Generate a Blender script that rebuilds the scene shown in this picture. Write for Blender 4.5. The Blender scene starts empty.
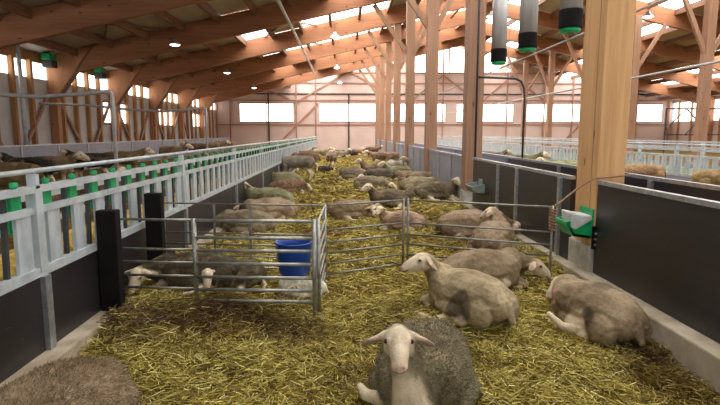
import bpy, bmesh, math, random
import numpy as np
from mathutils import Vector, Matrix
random.seed(7); np.random.seed(7)
S = bpy.context.scene
COL = S.collection
PI = math.pi
V = Vector

# ------------------------------------------------------------------ camera
F = 520.0; PITCH = math.atan(69.5/F); YAW = math.atan(15/F); CH = 1.7
cam = bpy.data.objects.new('camera', bpy.data.cameras.new('camera')); COL.objects.link(cam)
cam.data.sensor_width = 36; cam.data.lens = 36*F/720
cam.data.clip_start = .05; cam.data.clip_end = 300
cam.location = (0, 0, CH); cam.rotation_euler = (PI/2-PITCH, 0, -YAW)
S.camera = cam
RM = cam.rotation_euler.to_matrix()
def ray(px, py): return RM @ V(((px-360)/F, (202.5-py)/F, -1))
def G(px, py, z=.15):            # point of the horizontal plane z seen at a pixel
    d = ray(px, py); t = (z-CH)/d.z; return V((0, 0, CH)) + d*t
def D(px, py, y):                # point of the vertical plane Y=y seen at a pixel
    d = ray(px, py); t = y/d.y; return V((0, 0, CH)) + d*t

# ------------------------------------------------------------------ materials
def newmat(name):
    m = bpy.data.materials.new(name); m.use_nodes = True
    nt = m.node_tree; b = nt.nodes['Principled BSDF']; return m, nt, b
def N(nt, t, **kw):
    n = nt.nodes.new(t)
    for k, v in kw.items(): setattr(n, k, v)
    return n
def ramp(nt, stops, src):
    r = N(nt, 'ShaderNodeValToRGB'); e = r.color_ramp.elements
    while len(e) < len(stops): e.new(.5)
    for i, (p, c) in enumerate(stops): e[i].position = p; e[i].color = (*c, 1)
    nt.links.new(src, r.inputs[0]); return r.outputs[0]
def coord(nt, scale=(1, 1, 1), kind='Object'):
    t = N(nt, 'ShaderNodeTexCoord'); m = N(nt, 'ShaderNodeMapping'); m.inputs['Scale'].default_value = scale
    nt.links.new(t.outputs[kind], m.inputs[0]); return m.outputs[0]
def noise(nt, vec, sc, det=4, rough=.55):
    n = N(nt, 'ShaderNodeTexNoise'); n.inputs['Scale'].default_value = sc; n.inputs['Detail'].default_value = det
    n.inputs['Roughness'].default_value = rough; nt.links.new(vec, n.inputs['Vector']); return n.outputs['Fac']
def bump(nt, b, h, st=.3, dist=.02):
    n = N(nt, 'ShaderNodeBump'); n.inputs['Strength'].default_value = st; n.inputs['Distance'].default_value = dist
    nt.links.new(h, n.inputs['Height']); nt.links.new(n.outputs[0], b.inputs['Normal'])
def mixc(nt, f, a, b_):
    m = N(nt, 'ShaderNodeMix', data_type='RGBA')
    if hasattr(f, 'default_value') or hasattr(f, 'links'): nt.links.new(f, m.inputs[0])
    else: m.inputs[0].default_value = f
    for s, i in ((a, 6), (b_, 7)):
        if isinstance(s, tuple): m.inputs[i].default_value = (*s, 1)
        else: nt.links.new(s, m.inputs[i])
    return m.outputs[2]
def plain(name, c1, c2=None, sc=5, rough=.5, metal=0, scale=(1, 1, 1), bst=0, spec=.5):
    m, nt, b = newmat(name); b.inputs['Roughness'].default_value = rough; b.inputs['Metallic'].default_value = metal
    b.inputs['Specular IOR Level'].default_value = spec
    f = noise(nt, coord(nt, scale), sc)
    c = ramp(nt, [(.3, c1), (.7, c2 or tuple(min(1, x*1.25) for x in c1))], f)
    nt.links.new(c, b.inputs['Base Color'])
    if bst: bump(nt, b, f, bst)
    return m
def wood(name, c1, c2, knot, axis):
    m, nt, b = newmat(name); b.inputs['Roughness'].default_value = .6; b.inputs['Specular IOR Level'].default_value = .25
    s = [14, 14, 14]; s[axis] = .7
    f = noise(nt, coord(nt, tuple(s)), 1.6, 6, .6)
    c = ramp(nt, [(.3, c1), (.7, c2)], f)
    s2 = [1.0, 1.0, 1.0]; s2[axis] = .15
    lam = noise(nt, coord(nt, tuple(s2)), 3, 1)
    c = mixc(nt, .35, c, ramp(nt, [(.35, tuple(x*.75 for x in c1)), (.65, c2)], lam))
    vo = N(nt, 'ShaderNodeTexVoronoi'); s3 = [4, 4, 4]; s3[axis] = 1.6
    nt.links.new(coord(nt, tuple(s3)), vo.inputs['Vector']); vo.inputs['Scale'].default_value = 1.0
    k = ramp(nt, [(.07, (1, 1, 1)), (.12, (0, 0, 0))], vo.outputs['Distance'])
    c = mixc(nt, k, c, knot)
    nt.links.new(c, b.inputs['Base Color']); bump(nt, b, f, .15, .01); return m
def emit(name, c, st):
    m, nt, b = newmat(name); b.inputs['Base Color'].default_value = (.8, .8, .8, 1)
    b.inputs['Emission Color'].default_value = (*c, 1); b.inputs['Emission Strength'].default_value = st; return m

M = {}
M['galv'] = plain('galvanised_steel', (.36, .38, .39), (.62, .64, .66), 18, .38, .75)
M['tube'] = plain('weathered_tube', (.18, .17, .14), (.38, .37, .32), 14, .42, .7)
M['hurdle'] = plain('hurdle_steel', (.26, .26, .23), (.52, .52, .47), 16, .4, .7)
M['white_steel'] = plain('pale_steel', (.42, .46, .47), (.62, .67, .68), 7, .42, .15)
M['slat'] = plain('feed_slat_steel', (.42, .47, .50), (.68, .74, .77), 9, .38, .3, (1, 1, .5))
M['dark_bar'] = plain('dark_lever', (.015, .017, .02), (.05, .055, .06), 8, .45)
M['green'] = plain('green_plastic', (.0, .28, .09), (.01, .46, .16), 6, .35)
M['blue'] = plain('blue_plastic', (.005, .05, .30), (.01, .08, .42), 4, .35)
M['black'] = plain('black_rubber', (.006, .005, .005), (.014, .011, .010), 6, .8, spec=.15)
M['salt'] = plain('mineral_block', (.55, .55, .53), (.8, .8, .78), 12, .7)
M['grey_tray'] = plain('grey_green_plastic', (.2, .25, .22), (.32, .38, .34), 6, .5)
M['pier'] = plain('pier_concrete', (.36, .33, .27), (.66, .63, .56), 6, .85, bst=.3)
M['curb'] = plain('curb_concrete', (.26, .20, .12), (.58, .49, .36), 3.5, .85, bst=.4)
M['deck'] = plain('roof_sheet', (.40, .34, .27), (.60, .53, .44), 1.5, .5, .1, (1, .3, 1))
M['rope'] = plain('hemp_rope', (.22, .12, .06), (.4, .24, .13), 40, .9)
M['steel_dark'] = plain('dark_steel_tube', (.03, .03, .035), (.07, .07, .08), 5, .45, .3)
M['pipe'] = plain('pale_pipe', (.42, .40, .38), (.62, .60, .58), 5, .45, .2)
M['wallp'] = plain('wall_sheet', (.52, .50, .48), (.66, .64, .63), 1.2, .6)
M['wallb'] = plain('back_wall_sheet', (.62, .46, .39), (.74, .57, .50), .6, .6)
M['girt'] = wood('girt_wood', (.36, .19, .13), (.50, .28, .20), (.2, .08, .05), 0)
M['woodX'] = wood('glulam_rafter', (.29, .118, .055), (.47, .215, .105), (.14, .05, .02), 0)
M['haunch'] = wood('haunch_wood', (.38, .17, .08), (.58, .28, .14), (.2, .08, .03), 2)
M['purlin'] = wood('purlin_wood', (.16, .075, .04), (.30, .15, .085), (.1, .04, .02), 1)
M['woodZ'] = wood('post_wood', (.32, .17, .10), (.50, .29, .18), (.2, .08, .03), 2)
M['pine'] = wood('pine_post', (.62, .33, .13), (.86, .51, .24), (.22, .08, .025), 2)
M['stud'] = wood('stud_wood', (.34, .16, .06), (.56, .30, .13), (.15, .06, .02), 2)
M['concrete'] = plain('floor_concrete', (.16, .14, .11), (.28, .25, .2), 1, .9)
M['feed'] = plain('silage_feed', (.42, .18, .04), (.85, .66, .14), 14, .9, bst=.6)
M['sky'] = emit('sheet_daylight', (1, 1, 1), 6.5)
M['pane'] = emit('window_daylight', (1, .99, .97), 3.2)
M['lamp'] = emit('lamp_glow', (1, .97, .9), 14)
M['eye'] = plain('eye_black', (.01, .006, .004), (.02, .012, .008), 5, .08)
M['clear'] = plain('grey_clear_tube', (.38, .36, .36), (.56, .54, .53), 3, .25, .1, (3, 3, .3))
def panelmat(name, a, b_, r):
    m, nt, b = newmat(name)
    f = noise(nt, coord(nt, (1, 1, 1)), 1.6, 5); g = noise(nt, coord(nt, (1, .15, 2)), 9, 4)
    c = mixc(nt, .4, ramp(nt, [(.3, a), (.75, b_)], f), ramp(nt, [(.4, a), (.8, b_)], g))
    sp = noise(nt, coord(nt), 60, 1)
    c = mixc(nt, ramp(nt, [(.76, (0, 0, 0)), (.78, (1, 1, 1))], sp), c, (.2, .17, .12))
    nt.links.new(c, b.inputs['Base Color'])
    rr = N(nt, 'ShaderNodeMapRange'); nt.links.new(f, rr.inputs[0]); rr.inputs[3].default_value = r-.08; rr.inputs[4].default_value = r+.1
    nt.links.new(rr.outputs[0], b.inputs['Roughness']); b.inputs['Specular IOR Level'].default_value = .6
    return m
M['panel'] = panelmat('dark_phenolic_panel', (.014, .011, .012), (.034, .028, .032), .38)
M['panel_grey_sheen'] = panelmat('grey_sheen_panel', (.23, .24, .30), (.38, .39, .46), .45)  # grey boards; also far dark panels, their grazing reflection put into the colour

def strawmat(name, dark=1.0):
    m, nt, b = newmat(name); b.inputs['Roughness'].default_value = .8; b.inputs['Specular IOR Level'].default_value = .2
    at = N(nt, 'ShaderNodeAttribute'); at.attribute_name = 'tint'
    f = noise(nt, coord(nt), 1.1, 5, .6)
    c = mixc(nt, f, at.outputs['Color'], at.outputs['Color'])
    dirt = ramp(nt, [(.36, (.46, .38, .32)), (.52, (1, 1, 1))], f)
    mu = N(nt, 'ShaderNodeMix', data_type='RGBA', blend_type='MULTIPLY'); mu.inputs[0].default_value = .9
    nt.links.new(at.outputs['Color'], mu.inputs[6]); nt.links.new(dirt, mu.inputs[7])
    nt.links.new(mu.outputs[2], b.inputs['Base Color']); return m
M['strand'] = strawmat('straw_strands')
def bedmat():
    m, nt, b = newmat('straw_bed'); b.inputs['Roughness'].default_value = .95; b.inputs['Specular IOR Level'].default_value = .1
    v = coord(nt); f = noise(nt, v, 1.1, 5, .6)
    w1 = noise(nt, coord(nt, (30, 6, 8)), 1.0, 6, .7); w2 = noise(nt, coord(nt, (6, 30, 8)), 1.0, 6, .7)
    a = ramp(nt, [(.35, (.06, .035, .010)), (.55, (.26, .17, .035)), (.7, (.50, .37, .10))], w1)
    c = ramp(nt, [(.35, (.05, .03, .01)), (.55, (.22, .15, .03)), (.7, (.44, .33, .09))], w2)
    k = mixc(nt, noise(nt, v, 5, 2), a, c)
    dirt = ramp(nt, [(.36, (.40, .31, .26)), (.56, (1, 1, 1))], f)
    mu = N(nt, 'ShaderNodeMix', data_type='RGBA', blend_type='MULTIPLY'); mu.inputs[0].default_value = .9
    nt.links.new(k, mu.inputs[6]); nt.links.new(dirt, mu.inputs[7])
    nt.links.new(mu.outputs[2], b.inputs['Base Color']); bump(nt, b, w1, .8, .03); return m
M['bed'] = bedmat()
def sheepmat():
    m, nt, b = newmat('sheep'); b.inputs['Roughness'].default_value = .85; b.inputs['Specular IOR Level'].default_value = .15
    oi = N(nt, 'ShaderNodeObjectInfo'); at = N(nt, 'ShaderNodeAttribute'); at.attribute_name = 'mask'
    sep = N(nt, 'ShaderNodeSeparateColor'); nt.links.new(at.outputs['Color'], sep.inputs[0])
    tc = N(nt, 'ShaderNodeTexCoord'); add = N(nt, 'ShaderNodeVectorMath'); mul = N(nt, 'ShaderNodeVectorMath', operation='SCALE')
    cb = N(nt, 'ShaderNodeCombineXYZ')
    nt.links.new(oi.outputs['Random'], cb.inputs[0]); nt.links.new(oi.outputs['Random'], cb.inputs[1])
    nt.links.new(cb.outputs[0], mul.inputs[0]); mul.inputs['Scale'].default_value = 37
    nt.links.new(tc.outputs['Object'], add.inputs[0]); nt.links.new(mul.outputs[0], add.inputs[1]); v = add.outputs[0]
    f1 = noise(nt, v, 2.6, 3, .5); f2 = noise(nt, v, 26, 5, .7); f3 = noise(nt, v, 7, 3)
    # wool: object colour, patched darker and pinker
    tint = oi.outputs['Color']
    def mult(a, bcol, fac=1.0):
        x = N(nt, 'ShaderNodeMix', data_type='RGBA', blend_type='MULTIPLY'); x.inputs[0].default_value = fac
        nt.links.new(a, x.inputs[6]); nt.links.new(bcol, x.inputs[7]); return x.outputs[2]
    wool = mult(tint, ramp(nt, [(.36, (.50, .47, .44)), (.60, (1.0, 1.0, 1.0))], f1))
    wool = mult(wool, ramp(nt, [(.3, (.62, .60, .56)), (.7, (1.15, 1.15, 1.15))], f2))
    wool = mixc(nt, ramp(nt, [(.56, (0, 0, 0)), (.66, (.45, .45, .45))], f3), wool, (.40, .27, .17))
    skin = mult(ramp(nt, [(.3, (.64, .51, .34)), (.7, (.87, .75, .55))], f3), ramp(nt, [(.3, (.85, .82, .8)), (.7, (1.05, 1.05, 1.05))], f2))
    al = N(nt, 'ShaderNodeAttribute'); al.attribute_name = 'mask'
    c = mixc(nt, sep.outputs[0], wool, skin)
    c = mixc(nt, sep.outputs[1], c, (.62, .30, .24))
    c = mixc(nt, sep.outputs[2], c, (.035, .025, .02))
    nt.links.new(c, b.inputs['Base Color']); bump(nt, b, f2, .5, .02); return m
M['sheep'] = sheepmat()

# ------------------------------------------------------------------ mesh helpers
class MB:
    def __init__(s): s.v = []; s.f = []
    def add(s, vs, fs):
        n = len(s.v); s.v += [tuple(v) for v in vs]; s.f += [tuple(i+n for i in f) for f in fs]; return s
    def box(s, x0, x1, y0, y1, z0, z1):
        return s.add([(x, y, z) for x in (x0, x1) for y in (y0, y1) for z in (z0, z1)],
            [(0, 1, 3, 2), (4, 6, 7, 5), (0, 4, 5, 1), (2, 3, 7, 6), (0, 2, 6, 4), (1, 5, 7, 3)])
    def bar(s, p, q, w, h, up=(0, 0, 1)):          # rectangular bar p->q, w sideways, h along up
        p, q = V(p), V(q); d = (q-p).normalized(); u = V(up); sd = d.cross(u)
        if sd.length < 1e-4: sd = d.cross(V((0, 1, 0)))
        sd.normalize(); u = sd.cross(d).normalized()
        vs = [c + sd*a*w/2 + u*b*h/2 for c in (p, q) for a in (-1, 1) for b in (-1, 1)]
        return s.add(vs, [(0, 1, 3, 2), (4, 6, 7, 5), (0, 4, 5, 1), (2, 3, 7, 6), (0, 2, 6, 4), (1, 5, 7, 3)])
    def tube(s, pts, r, n=8, caps=True):
        pts = [V(p) for p in pts]; rs = r if isinstance(r, (list, tuple)) else [r]*len(pts)
        vs = []; fs = []; prev = None
        for i, p in enumerate(pts):
            a = pts[max(i-1, 0)]; c = pts[min(i+1, len(pts)-1)]; d = (c-a).normalized()
            if prev is None: prev = d.orthogonal().normalized()
            sd = (prev - d*prev.dot(d)).normalized(); prev = sd; u = d.cross(sd)
            for k in range(n): t = 2*PI*k/n; vs.append(p + (sd*math.cos(t)+u*math.sin(t))*rs[i])
        for i in range(len(pts)-1):
            for k in range(n): k2 = (k+1) % n; fs.append((i*n+k, i*n+k2, (i+1)*n+k2, (i+1)*n+k))
        if caps: fs.append(tuple(range(n))[::-1]); fs.append(tuple((len(pts)-1)*n+k for k in range(n)))
        return s.add(vs, fs)
    def prism(s, poly, a, b, axis='y'):            # polygon (x,z) extruded along y, etc.
        n = len(poly)
        def P(u, w, t): return {'y': (u, t, w), 'x': (t, u, w), 'z': (u, w, t)}[axis]
        vs = [P(u, w, a) for u, w in poly] + [P(u, w, b) for u, w in poly]
        fs = [tuple(range(n)), tuple(range(2*n-1, n-1, -1))] + [(i, i+n, (i+1) % n+n, (i+1) % n) for i in range(n)]
        return s.add(vs, fs)
    def lathe(s, prof, c=(0, 0, 0), n=24, closed=False):
        vs = []; fs = []; m = len(prof)
        for r, z in prof:
            for k in range(n): t = 2*PI*k/n; vs.append((c[0]+r*math.cos(t), c[1]+r*math.sin(t), c[2]+z))
        for i in range(m-1+(1 if closed else 0)):
            j = (i+1) % m
            for k in range(n): k2 = (k+1) % n; fs.append((i*n+k, i*n+k2, j*n+k2, j*n+k))
        return s.add(vs, fs)
    def mesh(s, name, smooth=False):
        me = bpy.data.meshes.new(name); me.from_pydata(s.v, [], s.f)
        bm = bmesh.new(); bm.from_mesh(me); bmesh.ops.recalc_face_normals(bm, faces=bm.faces); bm.to_mesh(me); bm.free()
        if smooth:
            me.polygons.foreach_set('use_smooth', [True]*len(me.polygons))
        return me
    def build(s, name, mat, parent=None, smooth=False, bevel=0, origin=None):
        vv = np.array(s.v)
        if origin is None:
            if parent is not None: origin = parent_world(parent)
            else: origin = V(((vv[:, 0].min()+vv[:, 0].max())/2, (vv[:, 1].min()+vv[:, 1].max())/2, vv[:, 2].min()))
        o_ = V(origin); s.v = [tuple(V(v)-o_) for v in s.v]
        me = s.mesh(name, smooth); me.materials.append(mat if not isinstance(mat, str) else M[mat])
        o = bpy.data.objects.new(name, me); COL.objects.link(o)
        if parent is not None: o.parent = parent; o.location = o_-parent_world(parent)
        else: o.location = o_
        if bevel:
            b = o.modifiers.new('bevel', 'BEVEL'); b.width = bevel; b.segments = 2; b.limit_method = 'ANGLE'
        return o
def parent_world(o):
    p = V(o.location)
    while o.parent is not None: o = o.parent; p += V(o.location)
    return p
def tag(o, label, cat, group=None):
    o['label'] = label; o['category'] = cat
    if group: o['group'] = group
    return o
def struct(o): o['kind'] = 'structure'; return o
def thing(name, label, cat, loc=(0, 0, 0), group=None):
    o = bpy.data.objects.new(name, None); COL.objects.link(o); o.location = loc; o.empty_display_size = .1
    return tag(o, label, cat, group)
def copy_tree(o, parent=None):
    c = o.copy(); COL.objects.link(c)
    if parent is not None: c.parent = parent
    for ch in list(o.children): copy_tree(ch, c)
    return c
ORD = ['nearest', 'second', 'third', 'fourth', 'fifth', 'sixth', 'seventh', 'eighth', 'ninth', 'tenth', 'eleventh', 'twelfth', 'thirteenth', 'fourteenth']

# ------------------------------------------------------------------ building layout
SP = 5.25; YB = 47.3; XL = -11.5; XR = 29.9; XA = 2.7; XB = 14.3; RX = 9.2; SL = .227
def zb(x):  # underside of rafters
    return 3.82 + SL*((x-XL) if x <= RX else (XR-x))
RD = .80
def zt(x): return zb(x)+RD+.03

# floor
struct(MB().box(XL, XR, -3, YB, -.2, -.02).build('floor', 'concrete'))
# back wall with window openings
wins = [(240, 293), (320, 377), (389, 445), (457, 513), (524, 580), (606, 662)]
WZ0, WZ1 = 2.72, 4.28
xs = [XL]
wx = []
for a, b in wins:
    xa = D(a, 113, YB).x; xb = D(b, 113, YB).x; wx.append((xa, xb)); xs += [xa, xb]
xs.append(XR)
bw = MB()
bw.box(XL, XR, YB, YB+.12, -.02, WZ0)
for i in range(0, len(xs), 2): bw.box(xs[i], xs[i+1], YB, YB+.12, WZ0, WZ1)
AX0, AX1, AZ0 = 6.0, 13.9, 7.05
def archz(x): return 8.95 + .95*math.sin(PI*(x-AX0)/(AX1-AX0))**.8
bw.prism([(XL, WZ1), (XR, WZ1), (XR, zt(XR)), (XR-(AZ0-zt(XR))/SL, AZ0), (XL+(AZ0-zt(XL))/SL, AZ0), (XL, zt(XL))], YB, YB+.12)
# above AZ0, left and right of arch and over it
bw.prism([(AX0, AZ0), (AX0, zt(AX0)), (XL+(AZ0-zt(XL))/SL, AZ0)], YB, YB+.12)
bw.prism([(AX1, AZ0), (XR-(AZ0-zt(XR))/SL, AZ0), (AX1, zt(AX1))], YB, YB+.12)
n = 16
for i in range(n):
    xa = AX0+(AX1-AX0)*i/n; xb = AX0+(AX1-AX0)*(i+1)/n
    bw.prism([(xa, archz(xa) if i else 8.9), (xb, archz(xb) if i < n-1 else 8.9), (xb, zt(xb)), (xa, zt(xa))], YB, YB+.12)
# clip corners that stick out over eaves: wall top rows are bounded by roof slope
wall_back = struct(bw.build('wall_back', 'wallb'))
wn = 1
def window(mb, frame=None, mat='pane'):
    global wn
    o = struct(mb.build('window_%d' % wn, mat)); wn += 1
    if frame is not None: frame.build('window_frame', 'girt', o)
    return o
for xa, xb in wx:
    fr = MB().box(xa, xb, YB-.05, YB, WZ1, WZ1+.1).box(xa, xb, YB-.05, YB, WZ0-.1, WZ0).box((xa+xb)/2-.04, (xa+xb)/2+.04, YB-.04, YB+.03, WZ0, WZ1)
    window(MB().box(xa, xb, YB+.04, YB+.08, WZ0, WZ1), fr)
am = MB(); poly = [(AX0, AZ0)]+[(AX0+(AX1-AX0)*i/20, (archz(AX0+(AX1-AX0)*i/20) if 0 < i < 20 else 8.9)) for i in range(21)]+[(AX1, AZ0)]
am.prism(poly, YB+.04, YB+.08)
fr = MB()
for t in (.2, .42, .62, .8): x = AX0+(AX1-AX0)*t; fr.box(x-.05, x+.05, YB-.03, YB+.03, AZ0, archz(x))
fr.box(AX0, AX1, YB-.03, YB+.02, AZ0-.1, AZ0)
for i in range(20):
    xa = AX0+(AX1-AX0)*i/20; xb = AX0+(AX1-AX0)*(i+1)/20
    fr.bar((xa, YB, poly[1+i][1]), (xb, YB, poly[2+i][1]), .08, .12)
window(am, fr)
# girts, studs and braces on the back wall
for z, m in ((1.0, 'girt'), (2.45, 'girt'), (4.6, 'girt'), (5.15, 'steel_dark'), (6.1, 'girt'), (7.0, 'girt')):
    xl = XL; xr = XR
    if z > zt(XL)-.1: xl = XL+(z-zt(XL)+.1)/SL; xr = XR-(z-zt(XL)+.1)/SL
    if z == 1.0: continue
    MB().box(xl, xr, YB-.10, YB, z-.05, z+.05).build('girt', m, wall_back)
for x in [XL+.1, -10.2, (wx[0][1]+wx[1][0])/2-.9, (wx[0][0]+wx[0][1])/2+.2, -2.6, .35, XA+.2, 6.0, 8.8, 11.9, 14.6, 18, 20.6, 23.4, 26.5, 29.5]:
    dark = abs(x-((wx[0][0]+wx[0][1])/2+.2)) < .01 or x == .35
    MB().box(x-.06, x+.06, YB-.16, YB-.08, 0, min(zt(x)-.1, 5.2 if dark else 99)).build('dark_post' if dark else 'stud', 'steel_dark' if dark else 'girt', wall_back)
for (xa, za, xb, zb_) in [(-10.2, 4.7, -7.0, 6.4), (-4.9, 4.7, -7.0, 6.4), (-4.5, 4.3, .4, 7.6), (4.9, 4.6, .4, 7.6), (-5.5, 1.2, -2.4, 4.3), (6, 4.6, 8.8, 6.8), (11.9, 4.6, 8.8, 6.8), (12.5, 4.6, 15, 6.8), (18, 4.6, 15, 6.8), (20, 1.0, 23.4, 4.5), (26.5, 1.5, 23.4, 4.3)]:
    MB().bar((xa, YB-.06, za), (xb, YB-.06, min(zb_, zt(xb)-.2)), .1, .14).build('brace', 'girt', wall_back)

# left wall
H1 = 3.72
lw = MB().box(XL-.1, XL, -3, YB, -.02, 2.15)
seg = []
y = -3.0; holes = [(25.5, 28.3), (33.0, 36.0), (40.0, 43.5)]
prev = -3
for a, b in holes: lw.box(XL-.1, XL, prev, a, 2.15, 3.2); prev = b
lw.box(XL-.1, XL, prev, YB, 2.15, 3.2).box(XL-.1, XL, -3, YB, 3.2, H1)
wall_left = struct(lw.build('wall_left', 'wallp'))
for a, b in holes:
    window(MB().box(XL-.08, XL-.04, a, b, 2.15, 3.2), MB().box(XL-.06, XL+.04, a, b, 3.15, 3.25).box(XL-.06, XL+.04, a, b, 2.1, 2.2).box(XL-.05, XL+.03, (a+b)/2-.04, (a+b)/2+.04, 2.2, 3.3))
for k in range(1, 9):
    window(MB().box(XL-.08, XL-.04, k*SP+.1, (k+1)*SP-.1, H1, zt(XL)-.35))
struct(MB().box(XL-.12, XL+.05, -3, YB, zt(XL)-.35, zt(XL)).build('trim_1', 'stud'))
for i in range(45):
    yy = 10.2+i*SP/5
    if yy > YB-.3: break
    if abs((yy/SP) - round(yy/SP)) < .09: continue
    MB().box(XL, XL+.16, yy-.07, yy+.07, 0, zt(XL)-.3).build('stud', 'stud', wall_left)
for k in (3, 4, 5, 6, 7):
    y0 = k*SP
    MB().bar((XL+.1, y0+.3, 3.1), (XL+.1, y0+2.3, .9), .09, .12).build('brace', 'girt', wall_left)
    MB().bar((XL+.1, y0-.3, 3.1), (XL+.1, y0-2.3, .9), .09, .12).build('brace', 'girt', wall_left)
# right wall
rw = MB().box(XR, XR+.1, -3, YB, -.02, WZ0).box(XR, XR+.1, -3, YB, WZ1+.1, zt(XR))
wall_right = struct(rw.build('wall_right', 'wallb'))
for k in range(4, 9):
    window(MB().box(XR+.02, XR+.06, k*SP+.15, (k+1)*SP-.15, WZ0, WZ1+.1))
for i in range(16):
    MB().box(XR-.14, XR, 20+i*1.75-.06, 20+i*1.75+.06, 0, zt(XR)-.1).build('stud', 'stud', wall_right)

# roof: deck cells between purlins, translucent sheets among them
PW = 1.38
cells_l = [XL-.2+PW*i for i in range(16)]; cells_l[-1] = RX; cells_l = [c for c in cells_l if c <= RX]
cells_r = [2*RX-c for c in cells_l][::-1]
def is_sky(x, k, side):
    h = (int(round((x-XL)/PW))*7+k*3) % 5
    if side == 'l':
        i = int(round((x-XL)/PW))
        if x < -5.4 or x > 7.2: return False
        if k <= 3: return x > -2.2 and i % 2 == 0  # near bays out of view: glowing sheets added to light the foreground
        if k == 4: return i % 4 != 2
        return h != 0
    return (h in (0, 2)) and x < XR-3
deck = {'l': MB(), 'r': MB()}
sk = 0
for side, cells in (('l', cells_l), ('r', cells_r)):
    for i in range(len(cells)-1):
        xa, xb = cells[i], cells[i+1]
        for k in range(-1, 9):
            y0, y1 = k*SP, min((k+1)*SP, YB+.1)
            if is_sky(xa if side == 'l' else xb, k, side) and (k >= 0):
                window(MB().add([(xa, y0, zt(xa)), (xb, y0, zt(xb)), (xb, y1, zt(xb)), (xa, y1, zt(xa)), (xa, y0, zt(xa)+.03), (xb, y0, zt(xb)+.03), (xb, y1, zt(xb)+.03), (xa, y1, zt(xa)+.03)],
                    [(0, 1, 2, 3), (7, 6, 5, 4), (0, 4, 5, 1), (2, 6, 7, 3), (1, 5, 6, 2), (0, 3, 7, 4)]), None, 'sky')
            else:
                deck[side].add([(xa, y0, zt(xa)), (xb, y0, zt(xb)), (xb, y1, zt(xb)), (xa, y1, zt(xa)), (xa, y0, zt(xa)+.05), (xb, y0, zt(xb)+.05), (xb, y1, zt(xb)+.05), (xa, y1, zt(xa)+.05)],
                    [(0, 1, 2, 3), (7, 6, 5, 4), (0, 4, 5, 1), (2, 6, 7, 3), (1, 5, 6, 2), (0, 3, 7, 4)])
cl = struct(deck['l'].build('ceiling_left', 'deck')); cr = struct(deck['r'].build('ceiling_right', 'deck'))
for side, cells, par in (('l', cells_l, cl), ('r', cells_r, cr)):
    for x in cells[1:-1] if side == 'l' else cells[:-1]:
        MB().box(x-.06, x+.06, -3, YB, zt(x)-.30, zt(x)-.02).build('purlin', 'purlin', par)
for x, k in ((-2.6, 4), (-2.6, 5), (-8, 3), (-8, 4)):
    for s in (0, 1):
        a = V((x-1.3, (k+s)*SP, zt(x-1.3)-.1)); b = V((x+1.3, (k+1-s)*SP, zt(x+1.3)-.1))
        MB().bar(a, b, .07, .07).build('wind_brace', 'purlin', cl)

# ------------------------------------------------------------------ timber frames
def rafter(k, side):
    y = k*SP if k < 9 else YB-.2; a, b = (XL, RX) if side == 'l' else (RX, XR)
    t = thing('roof_rafter', '%s exposed brown glulam rafter of the %s roof slope' % (['', '', '', 'nearest fully seen', 'second nearest', 'third nearest', 'fourth nearest', 'fifth nearest', 'sixth nearest', 'farthest, against the end wall,'][k], 'left' if side == 'l' else 'right'), 'roof beam', ((a+b)/2, y, zb((a+b)/2)), 'glulam roof rafters')
    ex = .6 if side == 'l' else 0
    m = MB()
    if side == 'l': m.prism([(XL+.5, zb(XL+.5)-.05), (RX, zb(RX)), (RX, zb(RX)+RD), (XL, zb(XL)+RD)], y-.11, y+.11)
    else: m.prism([(RX, zb(RX)), (XR-.5, zb(XR-.5)-.05), (XR, zb(XR)+RD), (RX, zb(RX)+RD)], y-.11, y+.11)
    m.build('beam', 'woodX', t)
    s = 1 if side == 'l' else -1; x0 = XL if side == 'l' else XR
    if k < 9:
        # haunch of the wall column and its dark joint plate
        m = MB().prism([(x0+s*.02, 0), (x0+s*.30, 0), (x0+s*.34, 3.08), (x0+s*1.75, zb(x0+s*1.75)+RD-.02), (x0+s*.02, zb(x0)+RD)], y-.13, y+.13)
        m.build('haunch_column', 'haunch', t)
        MB().bar((x0+s*.36, y, 3.06), (x0+s*1.80, y, zb(x0+s*1.8)+RD-.03), .27, .05, (0, 0, 1)).build('joint_plate', 'purlin', t)
    return t
for k in range(3, 9): rafter(k, 'l'); rafter(k, 'r')

def post(x, y, w, d, mat, label, ztop, brace_z=4.8, braces=True, cat='timber post', group='tall timber posts'):
    t = thing('timber_post', label, cat, (x, y, 0), group)
    MB().box(x-w/2-(.01 if y > 6 else .03), x+w/2-.01, y-d/2+.01, y+d/2-.01+(0 if y > 6 else .12), 0, .52).build('concrete_pier', 'pier', t, bevel=.01)
    m = MB().box(x-w/2, x+w/2, y-d/2, y+d/2, .52, ztop)
    m.build('shaft', mat, t, bevel=.008)
    if braces:
        for s in (-1, 1):
            xt = x+s*1.45; zz = zb(xt)-.02
            MB().bar((x+s*.1, y, brace_z), (xt, y, zz), .16, .14, (0, 1, 0)).build('knee_brace', 'woodZ', t)
    return t
RA = ['', 'near bright pine post with knots holding the green mineral holder', 'second post of the pen row, with the dark hoop bolted on',
      'pale post third along the pen row from the camera', 'dark brown post fourth along the pen row from the camera',
      'fifth post of the pen row, slim in the middle distance', 'sixth post of the pen row, before the end wall', 'seventh post of the pen row, before the end wall', 'last post of the pen row, nearest the end wall']
for k in range(1, 9):
    yc = k*SP+.22; w = .34 if k > 1 else .29; x = 2.55+w/2+(-.10 if k > 1 else .04)
    dd = .48 if k == 1 else .34
    t = post(x, yc if k > 1 else 5.5, w, dd, 'pine' if k == 1 else 'woodZ', RA[k], zb(x), braces=(k > 2))
    if k == 1:
        MB().box(2.57, 2.72, 5.215, 5.262, .50, .74).build('steel_bracket', 'black', t)
        for zz in (.55, .61, .67): MB().tube([(2.585, 5.215, zz), (2.585, 5.20, zz)], .012).build('bolt', 'galv', t)
        MB().box(2.587, 2.592, 5.38, 5.392, .52, 7.0).build('lamination_seam', 'woodZ', t)
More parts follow.
